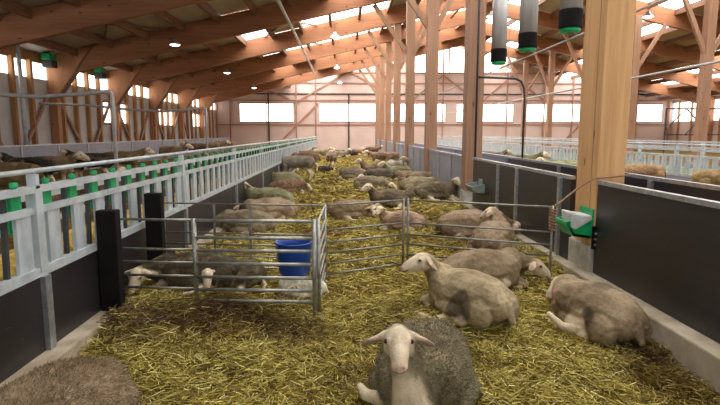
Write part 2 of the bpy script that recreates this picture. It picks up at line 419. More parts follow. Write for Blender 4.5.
for k in range(3, 9):
    yc = k*SP-.3
    post(XB, yc, .34, .34, 'woodZ', '%s post of the row beyond the right-hand feed fences' % ['', '', '', 'nearest', 'second', 'third', 'fourth', 'fifth', 'farthest'][k], zb(XB))

# ------------------------------------------------------------------ straw floor
def hgt(x, y):
    base = .10 + .08*max(0, min(1, (y-3.2)/1.4))
    base -= .10*max(0, min(1, (x-1.5)/.9))*max(0, min(1, (6.0-y)/1.5))
    base += .10*max(0, min(1, (-x-.6)/1.0))*max(0, min(1, (y-3.4)/.8))*max(0, min(1, (7-y)/1.5))
    b = .022*math.sin(3.1*x+1.3*y)+.018*math.sin(5.3*y-2.7*x+1)+.014*math.sin(9*x+4*y)+.012*math.sin(13*y+7*x)
    return base+b
def hgt_np(x, y):
    cl_ = lambda v: np.clip(v, 0, 1)
    base = .10+.08*cl_((y-3.2)/1.4)-.10*cl_((x-1.5)/.9)*cl_((6.0-y)/1.5)+.10*cl_((-x-.6)/1.0)*cl_((y-3.4)/.8)*cl_((7-y)/1.5)
    return base+.011*np.sin(21*x+6*np.sin(4*y))*np.sin(19*y+5*np.sin(5*x))+.009*np.sin(37*x-8*y)*np.sin(33*y+9*x)+.022*np.sin(3.1*x+1.3*y)+.018*np.sin(5.3*y-2.7*x+1)+.014*np.sin(9*x+4*y)+.012*np.sin(13*y+7*x)
def bed(name, x0, x1, y0, y1, nx, ny, label, flat=None):
    xs = np.linspace(x0, x1, nx); ys = y0+(y1-y0)*np.linspace(0, 1, ny)**1.7
    X, Y = np.meshgrid(xs, ys); Z = hgt_np(X, Y) if flat is None else flat+.03*np.sin(3*X+Y)+.03*np.sin(2.3*Y-X)
    if flat is None: Z = Z+np.random.normal(0, .006, Z.shape)
    v = np.stack([X, Y, Z], -1).reshape(-1, 3)
    f = [(j*nx+i, j*nx+i+1, (j+1)*nx+i+1, (j+1)*nx+i) for j in range(ny-1) for i in range(nx-1)]
    me = bpy.data.meshes.new(name); me.from_pydata([tuple(p) for p in v], [], f); me.polygons.foreach_set('use_smooth', [True]*len(f))
    me.materials.append(M['bed']); o = bpy.data.objects.new(name, me); COL.objects.link(o)
    o['kind'] = 'stuff'; tag(o, label, 'straw'); return o
bed('straw_bedding', -2.03, 2.56, .6, YB-.2, 200, 520, 'trodden yellow straw covering the floor of the middle pen')
bed('straw_bedding', XL+.2, -2.95, 3, YB-.2, 20, 60, 'straw floor of the left pen behind the feed fence', .28)
bed('straw_bedding', 3.44, 7.36, 1, YB-.2, 12, 60, 'straw floor of the pen right of the walkway', .2)
bed('straw_bedding', 10.4, XR-.2, 3, YB-.2, 12, 40, 'straw floor of the far right pen', .2)
def strands(name, n, y0, y1, lmin, lmax, wd, pw, label, xr=(-1.92, 2.46), clump=None):
    u = np.random.rand(n); y = y0+(y1-y0)*u**pw
    x = xr[0]+(xr[1]-xr[0])*np.random.rand(n)
    # only what the camera side of the pen needs
    h = hgt_np(x, y)
    L = lmin+(lmax-lmin)*np.random.rand(n)**1.5; a = np.random.rand(n)*2*PI
    # orientation coherent in patches
    a = 2.2*np.sin(1.7*x+.9*y)+1.8*np.sin(2.3*y-1.1*x)+np.random.normal(0, .9, n)
    e = np.random.normal(.05, .30, n); z = h+.012+np.abs(np.random.normal(0, .022, n))
    dx, dy, dz = np.cos(a)*np.cos(e), np.sin(a)*np.cos(e), np.sin(e)
    bend = np.random.normal(0, .15, n)*L
    w = wd*(.6+.8*np.random.rand(n))
    px_, py_ = -np.sin(a), np.cos(a)
    roll = np.random.rand(n)*PI
    sx, sy, sz = px_*np.cos(roll), py_*np.cos(roll), np.sin(roll)
    P = np.stack([x, y, z], 1); Dv = np.stack([dx, dy, dz], 1)*L[:, None]/2; Sv = np.stack([sx, sy, sz], 1)*w[:, None]/2
    Bv = np.stack([px_*bend, py_*bend, np.abs(bend)*.3], 1)
    rows = [P-Dv, P+Bv, P+Dv]
    vs = np.empty((n, 6, 3)); 
    for i, r in enumerate(rows): vs[:, 2*i] = r-Sv; vs[:, 2*i+1] = r+Sv
    vs[:, :, 2] = np.maximum(vs[:, :, 2], (h-.02)[:, None])
    vs[:, :, 0] = np.clip(vs[:, :, 0], xr[0]-.02, xr[1]+.02)
    base = np.arange(n)*6
    q1 = np.stack([base, base+1, base+3, base+2], 1); q2 = np.stack([base+2, base+3, base+5, base+4], 1)
    q = np.concatenate([q1, q2]).astype(np.int32)
    me = bpy.data.meshes.new(name); me.vertices.add(n*6); me.vertices.foreach_set('co', vs.reshape(-1))
    me.loops.add(q.size); me.loops.foreach_set('vertex_index', q.reshape(-1))
    me.polygons.add(len(q)); me.polygons.foreach_set('loop_start', np.arange(len(q), dtype=np.int32)*4)
    me.update(calc_edges=True)
    pal = np.array([(.72, .59, .16), (.56, .46, .095), (.42, .35, .065), (.86, .76, .33), (.26, .18, .05), (.12, .07, .022), (.50, .41, .12)])
    idx = np.random.choice(7, n, p=[.17, .19, .17, .10, .17, .11, .09]); c = pal[idx]*(.75+.4*np.random.rand(n, 1))
    tr = np.clip(1.3-np.abs(y-(4.05+.12*np.sin(5*x)))/.28, 0, 1)*np.clip((-.05-x)*3, 0, 1)      # trampled manure in front of the hurdle
    tr = np.maximum(tr, np.clip(1.2-np.hypot((x-2.25)/.25, (y-3.6)/.35), 0, 1)); tr = tr*(np.random.rand(n) < .75)
    c = c*(1-tr[:, None])+np.array([.13, .075, .04])*(.6+.8*np.random.rand(n, 1))*tr[:, None]
    cc = np.ones((n, 6, 4)); cc[:, :, :3] = c[:, None, :]
    at = me.color_attributes.new('tint', 'FLOAT_COLOR', 'POINT'); at.data.foreach_set('color', cc.reshape(-1))
    me.materials.append(M['strand']); o = bpy.data.objects.new(name, me); COL.objects.link(o); o['kind'] = 'stuff'
    tag(o, label, 'straw'); return o
strands('loose_straw', 70000, 1.5, 4.6, .03, .14, .0046, .9, 'loose straw stalks on the floor in front of the hurdles')
strands('loose_straw', 42000, 4.6, 9.5, .05, .16, .0065, .8, 'loose straw stalks behind the metal hurdles')
strands('loose_straw', 26000, 9.5, 30, .08, .24, .014, .75, 'loose straw farther down the middle pen')

# ------------------------------------------------------------------ left feed fence
XF = -2.03
cb = MB(); yy = np.linspace(.8, 46, 60)
curbL = struct(MB().box(XF-.12, -1.88, .5, 46.5, -.02, .25).build('trim_2', 'curb', bevel=.015))
curbR = struct(MB().box(2.43, 2.60, .5, 46.5, -.02, .25).build('trim_3', 'curb', bevel=.015))
ZB, ZM, ZT, ZP = .79, 1.20, 1.34, 1.435
def feed_fence(x, y0, y1, n, label, group, post_first=True, detail=True, face=1):
    t = thing('feed_fence', label, 'feed fence', (x, y0, 0), group)
    MB().box(x-.035, x+.035, y0-.04, y0+.04, ZB, ZT+.0).build('upright', 'white_steel', t, bevel=.004)
    MB().box(x-.03, x+.03, y0-.02, y0+.02, ZT, ZP).build('rail_bracket', 'white_steel', t)
    MB().box(x-.025, x+.025, y0, y1, ZB-.03, ZB+.03).build('bottom_rail', 'white_steel', t)
    MB().box(x-.02, x+.02, y0, y1, ZM-.022, ZM+.022).build('middle_rail', 'white_steel', t)
    MB().box(x-.03, x+.03, y0, y1, ZT-.025, ZT+.02).build('top_rail', 'white_steel', t)
    MB().tube([(x, y0, ZP+.02), (x, y1, ZP+.02)], .017).build('neck_pipe', 'white_steel', t, smooth=True)
    st = (y1-y0)/n
    for i in range(n):
        yc = y0+(i+.5)*st
        MB().box(x-.012, x+.012, yc-.075+.02, yc+.075+.02, ZB+.03, ZM-.02).build('slat', 'slat', t)
        if detail:
            b = MB().bar((x-face*.02, yc-.135, ZB+.03), (x-face*.02, yc-.115, ZT-.03), .028, .028, (1, 0, 0)).build('head_lever', 'dark_bar', t)
            m = MB().box(x-face*.03-.02, x-face*.03+.02, yc-.05, yc+.05, ZM-.1, ZT-.03).lathe([(.001, .042), (.022, .038), (.026, .016), (.016, 0), (.001, 0)], (x, yc-.03, ZT+.02), 10)
            m.box(x-face*.035-.008, x-face*.035+.008, yc-.06, yc-.02, ZM-.12, ZM+.1)
            m.build('green_latch', 'green', b)
    return t
def dark_panel(x, y0, y1, z0, z1, label, mat='panel', group=None, rail=True, uprights=(), th=.03, cat='pen panel', tb=.02):
    t = thing('pen_panel', label, cat, (x, y0, 0), group)
    MB().box(x-th/2, x+th/2, y0, y1, z0, z1).build('board', mat, t)
    if rail: MB().box(x-.03, x+.03, y0, y1, z1, z1+tb+.02).build('top_rail', 'galv', t)
    for u in uprights: MB().box(x-.05 if x > 0 else x-.02, x+.02 if x > 0 else x+.05, u-.035, u+.035, z0, z1).build('upright', 'galv', t)
    return t
y0 = .35
for i in range(12):
    a = y0+i*3.08; b = a+3.08; lab = ORD[i]
    if i == 0: n9 = 9
    feed_fence(XF, a, b, 9, '%s bay of the pale slatted feed fence on the left, from the camera' % lab, 'left feed fence bays', detail=True, face=1)
    dark_panel(XF, a, b, .25, ZB-.03, '%s dark kick board under the left feed fence' % lab, group='kick boards under the left feed fence', rail=False, uprights=(a,))
# second barrier on the far side of the feed belt and the belt itself
belt = thing('feed_belt', 'feed belt trough filled with orange and yellow silage between the left feed fences', 'feed belt', (-2.4, 20, 0))
MB().box(-2.76, -2.12, .4, 37, 0, .55).build('trough', 'panel_grey_sheen', belt)
fb = MB(); ny = 200
for j in range(ny):
    for i in range(7):
        fb.v.append((-2.74+i*.1, .4+j*36.5/(ny-1), .66+.16*math.sin(PI*i/6)+random.uniform(-.03, .03)))
fb.f = [(j*7+i, j*7+i+1, (j+1)*7+i+1, (j+1)*7+i) for j in range(ny-1) for i in range(6)]
fd = fb.build('silage', 'feed', belt, smooth=True); fd['kind'] = 'stuff'
for i in range(12):
    a = y0+i*3.08
    t = thing('feed_fence', '%s bay of the low barrier across the feed belt on the left' % ORD[i], 'feed fence', (-2.85, a, 0), 'barrier across the left feed belt')
    MB().box(-2.88, -2.82, a-.035, a+.035, 0, 1.15).build('upright', 'white_steel', t)
    MB().box(-2.87, -2.83, a, a+3.08, .85, .90).build('rail', 'white_steel', t)
    MB().box(-2.87, -2.83, a, a+3.08, 1.10, 1.15).build('rail', 'white_steel', t)
    MB().box(-2.87, -2.85, a, a+3.08, .25, .7).build('board', 'panel_grey_sheen', t)
# wall side panels of the left pen
for i in range(9):
    a = 8+i*4.2
    dark_panel(-10.0, a, a+4.2, .2, 1.29, '%s grey panel before the left wall, counted from the left edge' % ORD[i], 'panel_grey_sheen', 'grey panels before the left wall', True, (a, a+2.1))
tag(MB().tube([(-9.9, 13.0, .0), (-9.9, 13.0, 2.0)], .05).build('black_pole', 'steel_dark'), 'black upright pole standing at the grey panels on the left', 'pole')
# hoops
def hoop(pts, label, mat, r=.045, name='steel_hoop'):
    return tag(MB().tube(pts, r, 10).build(name, mat, smooth=True), label, 'steel hoop')
for (yh, lab) in ((12, 'near pale steel pipe hoop bending down over the left pen'), (19.9, 'middle pale steel hoop over the left pen near the brown haunches')):
    xx = -5.2
    pts = [(XL+.2, yh, 2.78), (-9.5, yh, 2.72), (-8, yh, 2.56), (-6.8, yh, 2.50), (-5.8, yh, 2.57), (xx-.1, yh, 2.62), (xx, yh, 2.58), (xx, yh, 2.45), (xx, yh, .2)]
    hoop(pts, lab, 'pipe', .045)
hoop([(2.62, 10.34, 2.78), (2.8, 10.36, 2.78), (3.42, 10.55, 2.78), (3.53, 10.55, 2.73), (3.6, 10.55, 2.6), (3.62, 10.55, 2.4), (3.62, 10.55, 0)], 'dark steel hoop curving from the second post over the walkway', 'steel_dark', .023)
# wall downpipe
dp = D(30, 100, 18.4)
tag(MB().tube([(XL+.45, 18.5, 0), (XL+.42, 18.5, 4.7)], .07, 12).build('downpipe', 'white_steel', smooth=True), 'bright white vertical downpipe on the left wall', 'pipe')
for (yy_, lab) in ((20.5, 'near stand-in box with green cover under the left eave'), (24.6, 'second stand-in box with green cover under the left eave')):  # dark and green boxes standing in for foliage through the eave opening
    t = thing('eave_box', lab, 'winch', (XL+.3, yy_, 4.15), 'stand-in boxes along the left eave')
    MB().box(XL+.17, XL+.55, yy_-.2, yy_+.2, 4.15, 4.42).build('dark_box', 'dark_bar', t, bevel=.02)
    MB().box(XL+.17, XL+.50, yy_-.22, yy_+.22, 4.42, 4.66).build('green_cover', 'green', t, bevel=.03)
# overhead pipes
tag(MB().tube([(XF, 6, 5.72), (XF, 39, 5.72)], .06, 10).build('overhead_pipe', 'pipe', smooth=True), 'long pale pipe hung overhead above the left feed fence', 'pipe')
tag(MB().tube([(7.4, 3, 3.1), (7.4, 46, 3.1)], .025, 8).build('overhead_cable', 'pipe', smooth=True), 'thin pale line strung above the right-hand feed fence', 'cable')
tag(MB().tube([(3.1, 3, 2.98), (3.1, 20, 2.98)], .014, 8).build('overhead_pipe', 'pipe', smooth=True), 'thin pale pipe running under the three hanging feed tubes', 'pipe')
for (yt, zt_, lab) in ((7.36, 4.6, 'largest hanging grey feed tube beside the near pine post'), (9.06, 4.6, 'middle hanging grey feed tube with black collar'), (10.75, 4.45, 'farthest hanging grey feed tube, next to the second post')):
    t = thing('hanging_tube', lab, 'feed tube', (3.12, yt, 3.05), 'hanging feed tubes')
    MB().lathe([(.15, .3), (.15, 1.75+(.4 if yt < 9 else 0)), (.135, 1.75), (.135, .3)], (3.12, yt, 3.05), 24, True).build('clear_tube', 'clear', t, smooth=True)
    MB().lathe([(.001, .08), (.152, .08), (.158, .1), (.158, .32), (.15, .33), (.001, .33)], (3.12, yt, 3.05), 24).build('black_collar', 'black', t, smooth=False)
    MB().lathe([(.06, .02), (.13, .03), (.14, .08), (.10, .08), (.06, .06)], (3.12, yt, 3.05), 20, True).build('green_ring', 'green', t, smooth=True)
    MB().tube([(3.12, yt, 4.6), (3.12, yt, zb(3.1))], .012).build('hanger_wire', 'galv', t)

# ------------------------------------------------------------------ hanging lamps
def lamp(x, y, z, lab):
    t = thing('hanging_lamp', lab, 'lamp', (x, y, z), 'hanging barn lamps')
    MB().lathe([(.001, .20), (.05, .19), (.07, .12), (.20, .02), (.21, 0), (.19, 0), (.06, .10), (.001, .12)], (x, y, z), 20).build('shade', 'galv', t, smooth=True)
    MB().lathe([(.001, .03), (.17, .03), (.17, .01), (.10, -.03), (.001, -.04)], (x, y, z), 20).build('bulb', 'lamp', t, smooth=True)
    MB().tube([(x, y, z+.19), (x, y, zt(x)-.1)], .008, 5).build('cord', 'steel_dark', t)
for (px, py, yy_, lab) in ((175, 45, 19.5, 'nearest hanging lamp of the left row'), (227, 73, 28.7, 'second hanging lamp of the left row'), (254, 88, 38.0, 'farthest hanging lamp of the left row'),
        (335, 37, 21.7, 'nearest hanging lamp over the middle pen'), (337, 68, 32, 'second hanging lamp over the middle pen'), (340, 83, 41.6, 'farthest hanging lamp over the middle pen'),
        (492, 17, 18, 'hanging lamp seen just right of the second post'), (648, 17, 18, 'hanging lamp under the right roof by the near pine post'), (508, 71, 33.5, 'distant hanging lamp between the feed tubes and end wall')):
    p = D(px, py, yy_); lamp(p.x, p.y, p.z, lab)

# ------------------------------------------------------------------ right side panels
PT = 1.18
dark_panel(2.61, .6, 5.24, .25, PT, 'large near-black panel in the right foreground', uprights=(), group='dark panels along the walkway')
dark_panel(2.57, 5.78, 10.3, .25, PT, 'dark panel with two pale uprights behind the hurdle corner', uprights=(6.05, 7.6, 8.55), group='dark panels along the walkway')
for k in range(2, 8):
    dark_panel(2.57, k*SP+.42, (k+1)*SP+.03, .25, PT, '%s panel of the pen side beyond the second timber post' % ORD[k-2], 'panel_grey_sheen' if k > 1 else 'panel', group='dark panels along the walkway', uprights=(k*SP+1.9, k*SP+3.6))  # far dark boards: grey-blue reflection painted into the base colour
for k in range(0, 9):
    a = k*SP+.3
    dark_panel(3.42, a, a+SP, .0, PT, '%s panel on the far side of the walkway' % ORD[k], 'panel' if k < 2 else 'panel_grey_sheen', group='panels across the walkway', uprights=(a+.1, a+2.6))  # farther bays take the grey with the glancing sheen painted in
for i in range(14):
    a = 2.2+i*3.08
    feed_fence(7.4, a, a+3.08, 11, '%s bay of the pale slatted feed fence on the right' % ORD[i], 'right feed fence bays', detail=False)
    dark_panel(7.4, a, a+3.08, 0, ZB-.03, '%s kick board of the right-hand feed fence' % ORD[i], 'panel_grey_sheen', 'kick boards of the right-hand feed fence', rail=False)
for i in range(13):
    a = 5+i*3.2
    t = thing('feed_fence', '%s bay of the second barrier behind the right feed fence' % ORD[i], 'feed fence', (10.2, a, 0), 'second barrier on the right')
    MB().box(10.16, 10.24, a-.04, a+.04, 0, 1.45).build('upright', 'white_steel', t)
    for z in (1.0, 1.25, 1.42): MB().box(10.18, 10.22, a, a+3.2, z, z+.045).build('rail', 'white_steel', t)
    MB().box(10.18, 10.2, a, a+3.2, 0, .8).build('board', 'panel_grey_sheen', t)
b2 = thing('feed_belt', 'feed alley with greenish feed between the right-hand fences', 'feed belt', (8.8, 24, 0))
fb = MB()
for j in range(120):
    for i in range(5): fb.v.append((7.6+i*.55, 3+j*43/119, .55+.3*math.sin(PI*i/4)+random.uniform(-.05, .05)))
fb.f = [(j*5+i, j*5+i+1, (j+1)*5+i+1, (j+1)*5+i) for j in range(119) for i in range(4)]
M['hay'] = plain('green_hay', (.06, .10, .04), (.26, .28, .12), 6, .9)
o = fb.build('green_feed', 'hay', b2, smooth=True); o['kind'] = 'stuff'
MB().box(7.55, 9.9, 3, 46, 0, .5).build('trough', 'panel_grey_sheen', b2)
# lattice frame far right
t = thing('lattice_frame', 'dark square steel frame with braces by the far right wall', 'steel frame', (20, 30, 0))
for (a, b) in (((18.6, 30, 0), (18.6, 30, 3.1)), ((18.6, 30, 3.1), (22.5, 30, 3.1)), ((22.5, 30, 3.1), (22.5, 30, 0)), ((18.6, 30, 1.6), (22.5, 30, 1.6))): MB().bar(a, b, .07, .07).build('member', 'steel_dark', t)
for (a, b) in (((18.6, 30, 1.9), (19.8, 30, 3.1)), ((19.8, 30, 1.6), (21.2, 30, 3.1)), ((21.2, 30, 1.6), (19.8, 30, 3.1))): MB().bar(a, b, .05, .05).build('brace', 'steel_dark', t)

# ------------------------------------------------------------------ black posts and hurdles
for (px, py, yy_, lab, zl) in ((107.5, 210, 4.22, 'black rubber-clad gate post nearer the camera by the left fence', .1), (153.5, 193, 5.12, 'black rubber-clad gate post farther back by the left fence', .1)):
    p = D(px, py, yy_)
    o = MB().box(p.x-.08, p.x+.08, yy_-.05, yy_+.05, zl, p.z).build('gate_post', 'black', bevel=.008)
    tag(o, lab, 'gate post', 'black gate posts')
def hurdle(p, q, zs, label, r=.016, z0=None, z1=None, up=('a', 'b'), mat='tube', verts=(), foot=True):
    p, q = V((p.x, p.y, 0)), V((q.x, q.y, 0)); t = thing('metal_hurdle', label, 'hurdle', (p+q)/2, 'galvanised sheep hurdles')
    zt_ = max(zs)
    for z in zs:
        MB().tube([p+V((0, 0, z)), q+V((0, 0, z))], r, 8).build('rail', mat, t, smooth=True)
    d = (q-p).normalized()
    for u, c in (('a', p), ('b', q)):
        if u in up:
            zl = hgt(c.x, c.y)-.03
            MB().tube([c+V((0, 0, zl)), c+V((0, 0, zt_+.015))], r*1.35, 10).build('end_upright', mat, t, smooth=True)
    for f in verts:
        c = p+(q-p)*f
        MB().box(c.x-.012, c.x+.012, c.y-.006, c.y+.006, min(zs), zt_).build('cross_strap', mat, t)
    return t
A0 = G(118, 219, .975); A1 = G(193, 220, .975); A2 = G(314, 221, .975)
C1 = G(325, 205.5, .97); C0 = G(163, 203, .97); C2 = G(405.5, 200, .97); C3 = G(553, 207, .97)
ztop = .975
hurdle(A0, A1, [.975, .72, .607, .49, .38, .285], 'left front hurdle leaning to the near black gate post', .011, up=('a',))
hurdle(A1+V((.01, -.02, 0)), A2+V((0, -.02, 0)), [.975, .83, .72, .607, .49, .38, .285], 'front hurdle before the blue bucket, with thick pale rails', .0145, mat='hurdle')
hurdle(A2+V((.035, .02, 0)), C1+V((0, -.06, 0)), [.975, .83, .72, .607, .49, .38, .285], 'short side hurdle seen edge-on right of the blue bucket', .011, mat='hurdle')
hurdle(C0, C1+V((-.05, .01, 0)), [.97, .80, .66, .54, .42, .30], 'back hurdle of the small corner pen behind the bucket', .009, up=('a',), verts=(.33, .56))
hurdle(C1, C2+V((-.02, 0, 0)), [.97, .715, .585, .475, .36, .25], 'middle hurdle right of the small pen, angled away', .010)
hurdle(C2+V((.03, 0, 0)), C3, [.97, .715, .585, .475, .36, .25], 'right hurdle reaching to the mineral holder post', .010)
# latch pin at the near black post
tag(MB().tube([G(90, 291, .37)+V((0, 0, 0)), A0+V((.02, 0, .0-A0.z+.37))], .008).build('latch_pin', 'tube'), 'thin steel latch pin between black post and front hurdle', 'latch')
# rope
zr = .97
rp = [C3+V((0, 0, .0)), C3+V((.06, .02, .03)), V((2.40, 5.24, 1.15)), V((2.535, 5.22, 1.24)), V((2.65, 5.21, 1.25)), V((2.86, 5.21, 1.27)), V((2.925, 5.25, 1.28)), V((2.925, 5.5, 1.28))]
tag(MB().tube(rp, .010, 6).build('rope', 'rope', smooth=True), 'brown rope tying the right hurdle to the pine post', 'rope')
wr = MB(); pts = []
for i in range(60): a = i*.9; pts.append(C3+V((.03*math.cos(a), .03*math.sin(a), .0-i*.0042)))
wr.tube(pts, .009, 5)
tag(wr.build('rope_wrap', 'rope', smooth=True), 'red-brown twine wound round the end of the right hurdle', 'rope')
tag(MB().tube([(2.60, 10.36, .5), (2.60, 10.36, 6.6)], .022, 8).build('conduit', 'steel_dark', smooth=True), 'dark conduit running up the second timber post', 'pipe')
# mineral holders
def holder(c, s, mat_tray, lab, block=True, ly=1.0):
    t = thing('mineral_holder', lab, 'mineral holder', c)
    x, y, z = c
    MB().box(x-.02, x+.0, y-.16*s, y+.16*s, z-.12*s, z+.20*s).build('back_plate', mat_tray, t, bevel=.006)
    m = MB()
    m.prism([(x-.30*s, z+.06*s), (x-.30*s, z+.02*s), (x-.22*s, z-.10*s), (x, z-.13*s), (x, z-.10*s), (x-.20*s, z-.07*s), (x-.27*s, z+.03*s), (x-.27*s, z+.06*s)], y-.15*s, y+.15*s)
    for yy_ in (y-.15*s, y+.13*s): m.prism([(x-.30*s, z+.06*s), (x-.22*s, z-.10*s), (x, z-.13*s), (x, z+.12*s)], yy_, yy_+.02*s)
    if ly != 1: m.v = [(a, y+(b-y)*ly, c_) for a, b, c_ in m.v]
    m.build('tray', mat_tray, t, bevel=.004)
    if block:
        b = MB().prism([(x-.265*s, z+.17*s), (x-.25*s, z-.0*s), (x-.20*s, z-.035*s), (x-.01*s, z+.08*s), (x-.02*s, z+.13*s), (x-.15*s, z+.145*s)], y-.165*s, y+.10*s)
        b.build('white_block', 'salt', t, bevel=.02*s)
    return t
holder((2.588, 5.42, .725), .95, 'green', 'green mineral holder with white block on the near pine post')
holder((2.55, 9.65, .68), .8, 'grey_tray', 'open grey-green tray hung on the dark panel before the second post', False, 2.4)
# bucket
bc = D(296, 256, 4.78)
t = thing('bucket', 'blue plastic feed bucket hanging on the side hurdle of the small pen', 'bucket', (bc.x-.02, 4.8, .38))
MB().lathe([(.001, 0), (.125, 0), (.14, .02), (.165, .26), (.168, .29), (.178, .30), (.178, .312), (.158, .312), (.152, .26), (.125, .03), (.001, .02)], (bc.x-.02, 4.8, .38), 28).build('tub', 'blue', t, smooth=True)
hp = []
for i in range(13): a = PI*i/12; hp.append((bc.x-.02+.175*math.cos(a), 4.8+.10*math.sin(a), .685+.03*math.sin(a)))
MB().tube(hp, .005, 6).build('wire_handle', 'galv', t, smooth=True)
MB().tube([(bc.x+.13, 4.8, .66), (bc.x+.19, 4.8, .73)], .012, 6).build('hook', 'galv', t)

# ------------------------------------------------------------------ sheep
def ico(r=1.0, sub=2):
    bm = bmesh.new(); bmesh.ops.create_icosphere(bm, subdivisions=sub, radius=1.0); return bm
ICO = None
def sph_pts():
    global ICO
    if ICO is None:
        bm = ico(); ICO = ([v.co.copy() for v in bm.verts], [tuple(v.index for v in f.verts) for f in bm.faces]); bm.free()
    return ICO
class Body:
    def __init__(s): s.pr = []; s.bm = bmesh.new()
    def cap(s, a, b, ra, rb, k='f'):
        a, b = V(a), V(b); s.pr.append(('c', a, b, ra, rb, k)); vs, fs = sph_pts()
        nv = [s.bm.verts.new(a+v*ra) for v in vs]+[s.bm.verts.new(b+v*rb) for v in vs]
        r = bmesh.ops.convex_hull(s.bm, input=nv, use_existing_faces=False)
        dead = [v for v in r['geom_interior'] if isinstance(v, bmesh.types.BMVert)]+[v for v in r['geom_unused'] if isinstance(v, bmesh.types.BMVert)]
        for v in set(dead):
            if v.is_valid: s.bm.verts.remove(v)
    def ell(s, c, r, R=None, k='f'):
        c = V(c); R = R or Matrix.Identity(3); s.pr.append(('e', c, R, r, None, k)); vs, fs = sph_pts()
        nv = [s.bm.verts.new(c+R@V((v.x*r[0], v.y*r[1], v.z*r[2]))) for v in vs]
        for f in fs: s.bm.faces.new([nv[i] for i in f])
    def chain(s, pts, k='f', side=0):
        for (a, b) in zip(pts, pts[1:]): s.cap(a[:3], b[:3], a[3], b[3], k)
    def dist(s, P, kinds):
        best = np.full(len(P), 1e9)
        for q in s.pr:
            if q[5] not in kinds: continue
            if q[0] == 'c':
                a, b = np.array(q[1]), np.array(q[2]); d = b-a; t = np.clip(((P-a)@d)/max(d@d, 1e-9), 0, 1)
                dd = np.linalg.norm(P-(a+t[:, None]*d), axis=1)-(q[3]+(q[4]-q[3])*t)
            else:
                R = np.array(q[2]); L = (P-np.array(q[1]))@R; r = np.array(q[3]); g = np.linalg.norm(L/r, axis=1); dd = (g-1)*r.min()
            best = np.minimum(best, dd)
        return best
    def finish(s, name, voxel, smooth=6, lump=.0, paint=None):
        me = bpy.data.meshes.new(name); s.bm.to_mesh(me); s.bm.free()
        o = bpy.data.objects.new(name, me); COL.objects.link(o)
        r = o.modifiers.new('r', 'REMESH'); r.mode = 'VOXEL'; r.voxel_size = voxel
        sm = o.modifiers.new('s', 'SMOOTH'); sm.factor = .5; sm.iterations = smooth
        dg = bpy.context.evaluated_depsgraph_get(); dg.update()
        out = bpy.data.meshes.new_from_object(o.evaluated_get(dg)); out.name = name
        bpy.data.objects.remove(o)
        n = len(out.vertices); P = np.empty(n*3); out.vertices.foreach_get('co', P); P = P.reshape(-1, 3)
        Nn = np.empty(n*3); out.vertices.foreach_get('normal', Nn); Nn = Nn.reshape(-1, 3)
        ds = s.dist(P, 'shx'); df = s.dist(P, 'f')
        skin = np.clip((df-ds)/.04+.5, 0, 1)
        wool = 1-skin
        if lump:
            w = (np.sin(P[:, 0]*31+2*np.sin(P[:, 1]*23))*np.sin(P[:, 1]*29+2*np.sin(P[:, 2]*27))*np.sin(P[:, 2]*33+P[:, 0]*11))
            P = P+Nn*(w*lump*wool)[:, None]; out.vertices.foreach_set('co', P.reshape(-1))
        mask = np.zeros((n, 4)); mask[:, 0] = skin; mask[:, 3] = 1
        hoof = s.dist(P, 'x'); mask[:, 2] = np.clip(1-hoof/.006, 0, 1)*.8
        if paint: paint(P, mask)
        at = out.color_attributes.new('mask', 'FLOAT_COLOR', 'POINT'); at.data.foreach_set('color', mask.reshape(-1))
        out.polygons.foreach_set('use_smooth', [True]*len(out.polygons))
        out.materials.clear(); out.materials.append(M['sheep']); out.update()
        return out, P, Nn, skin
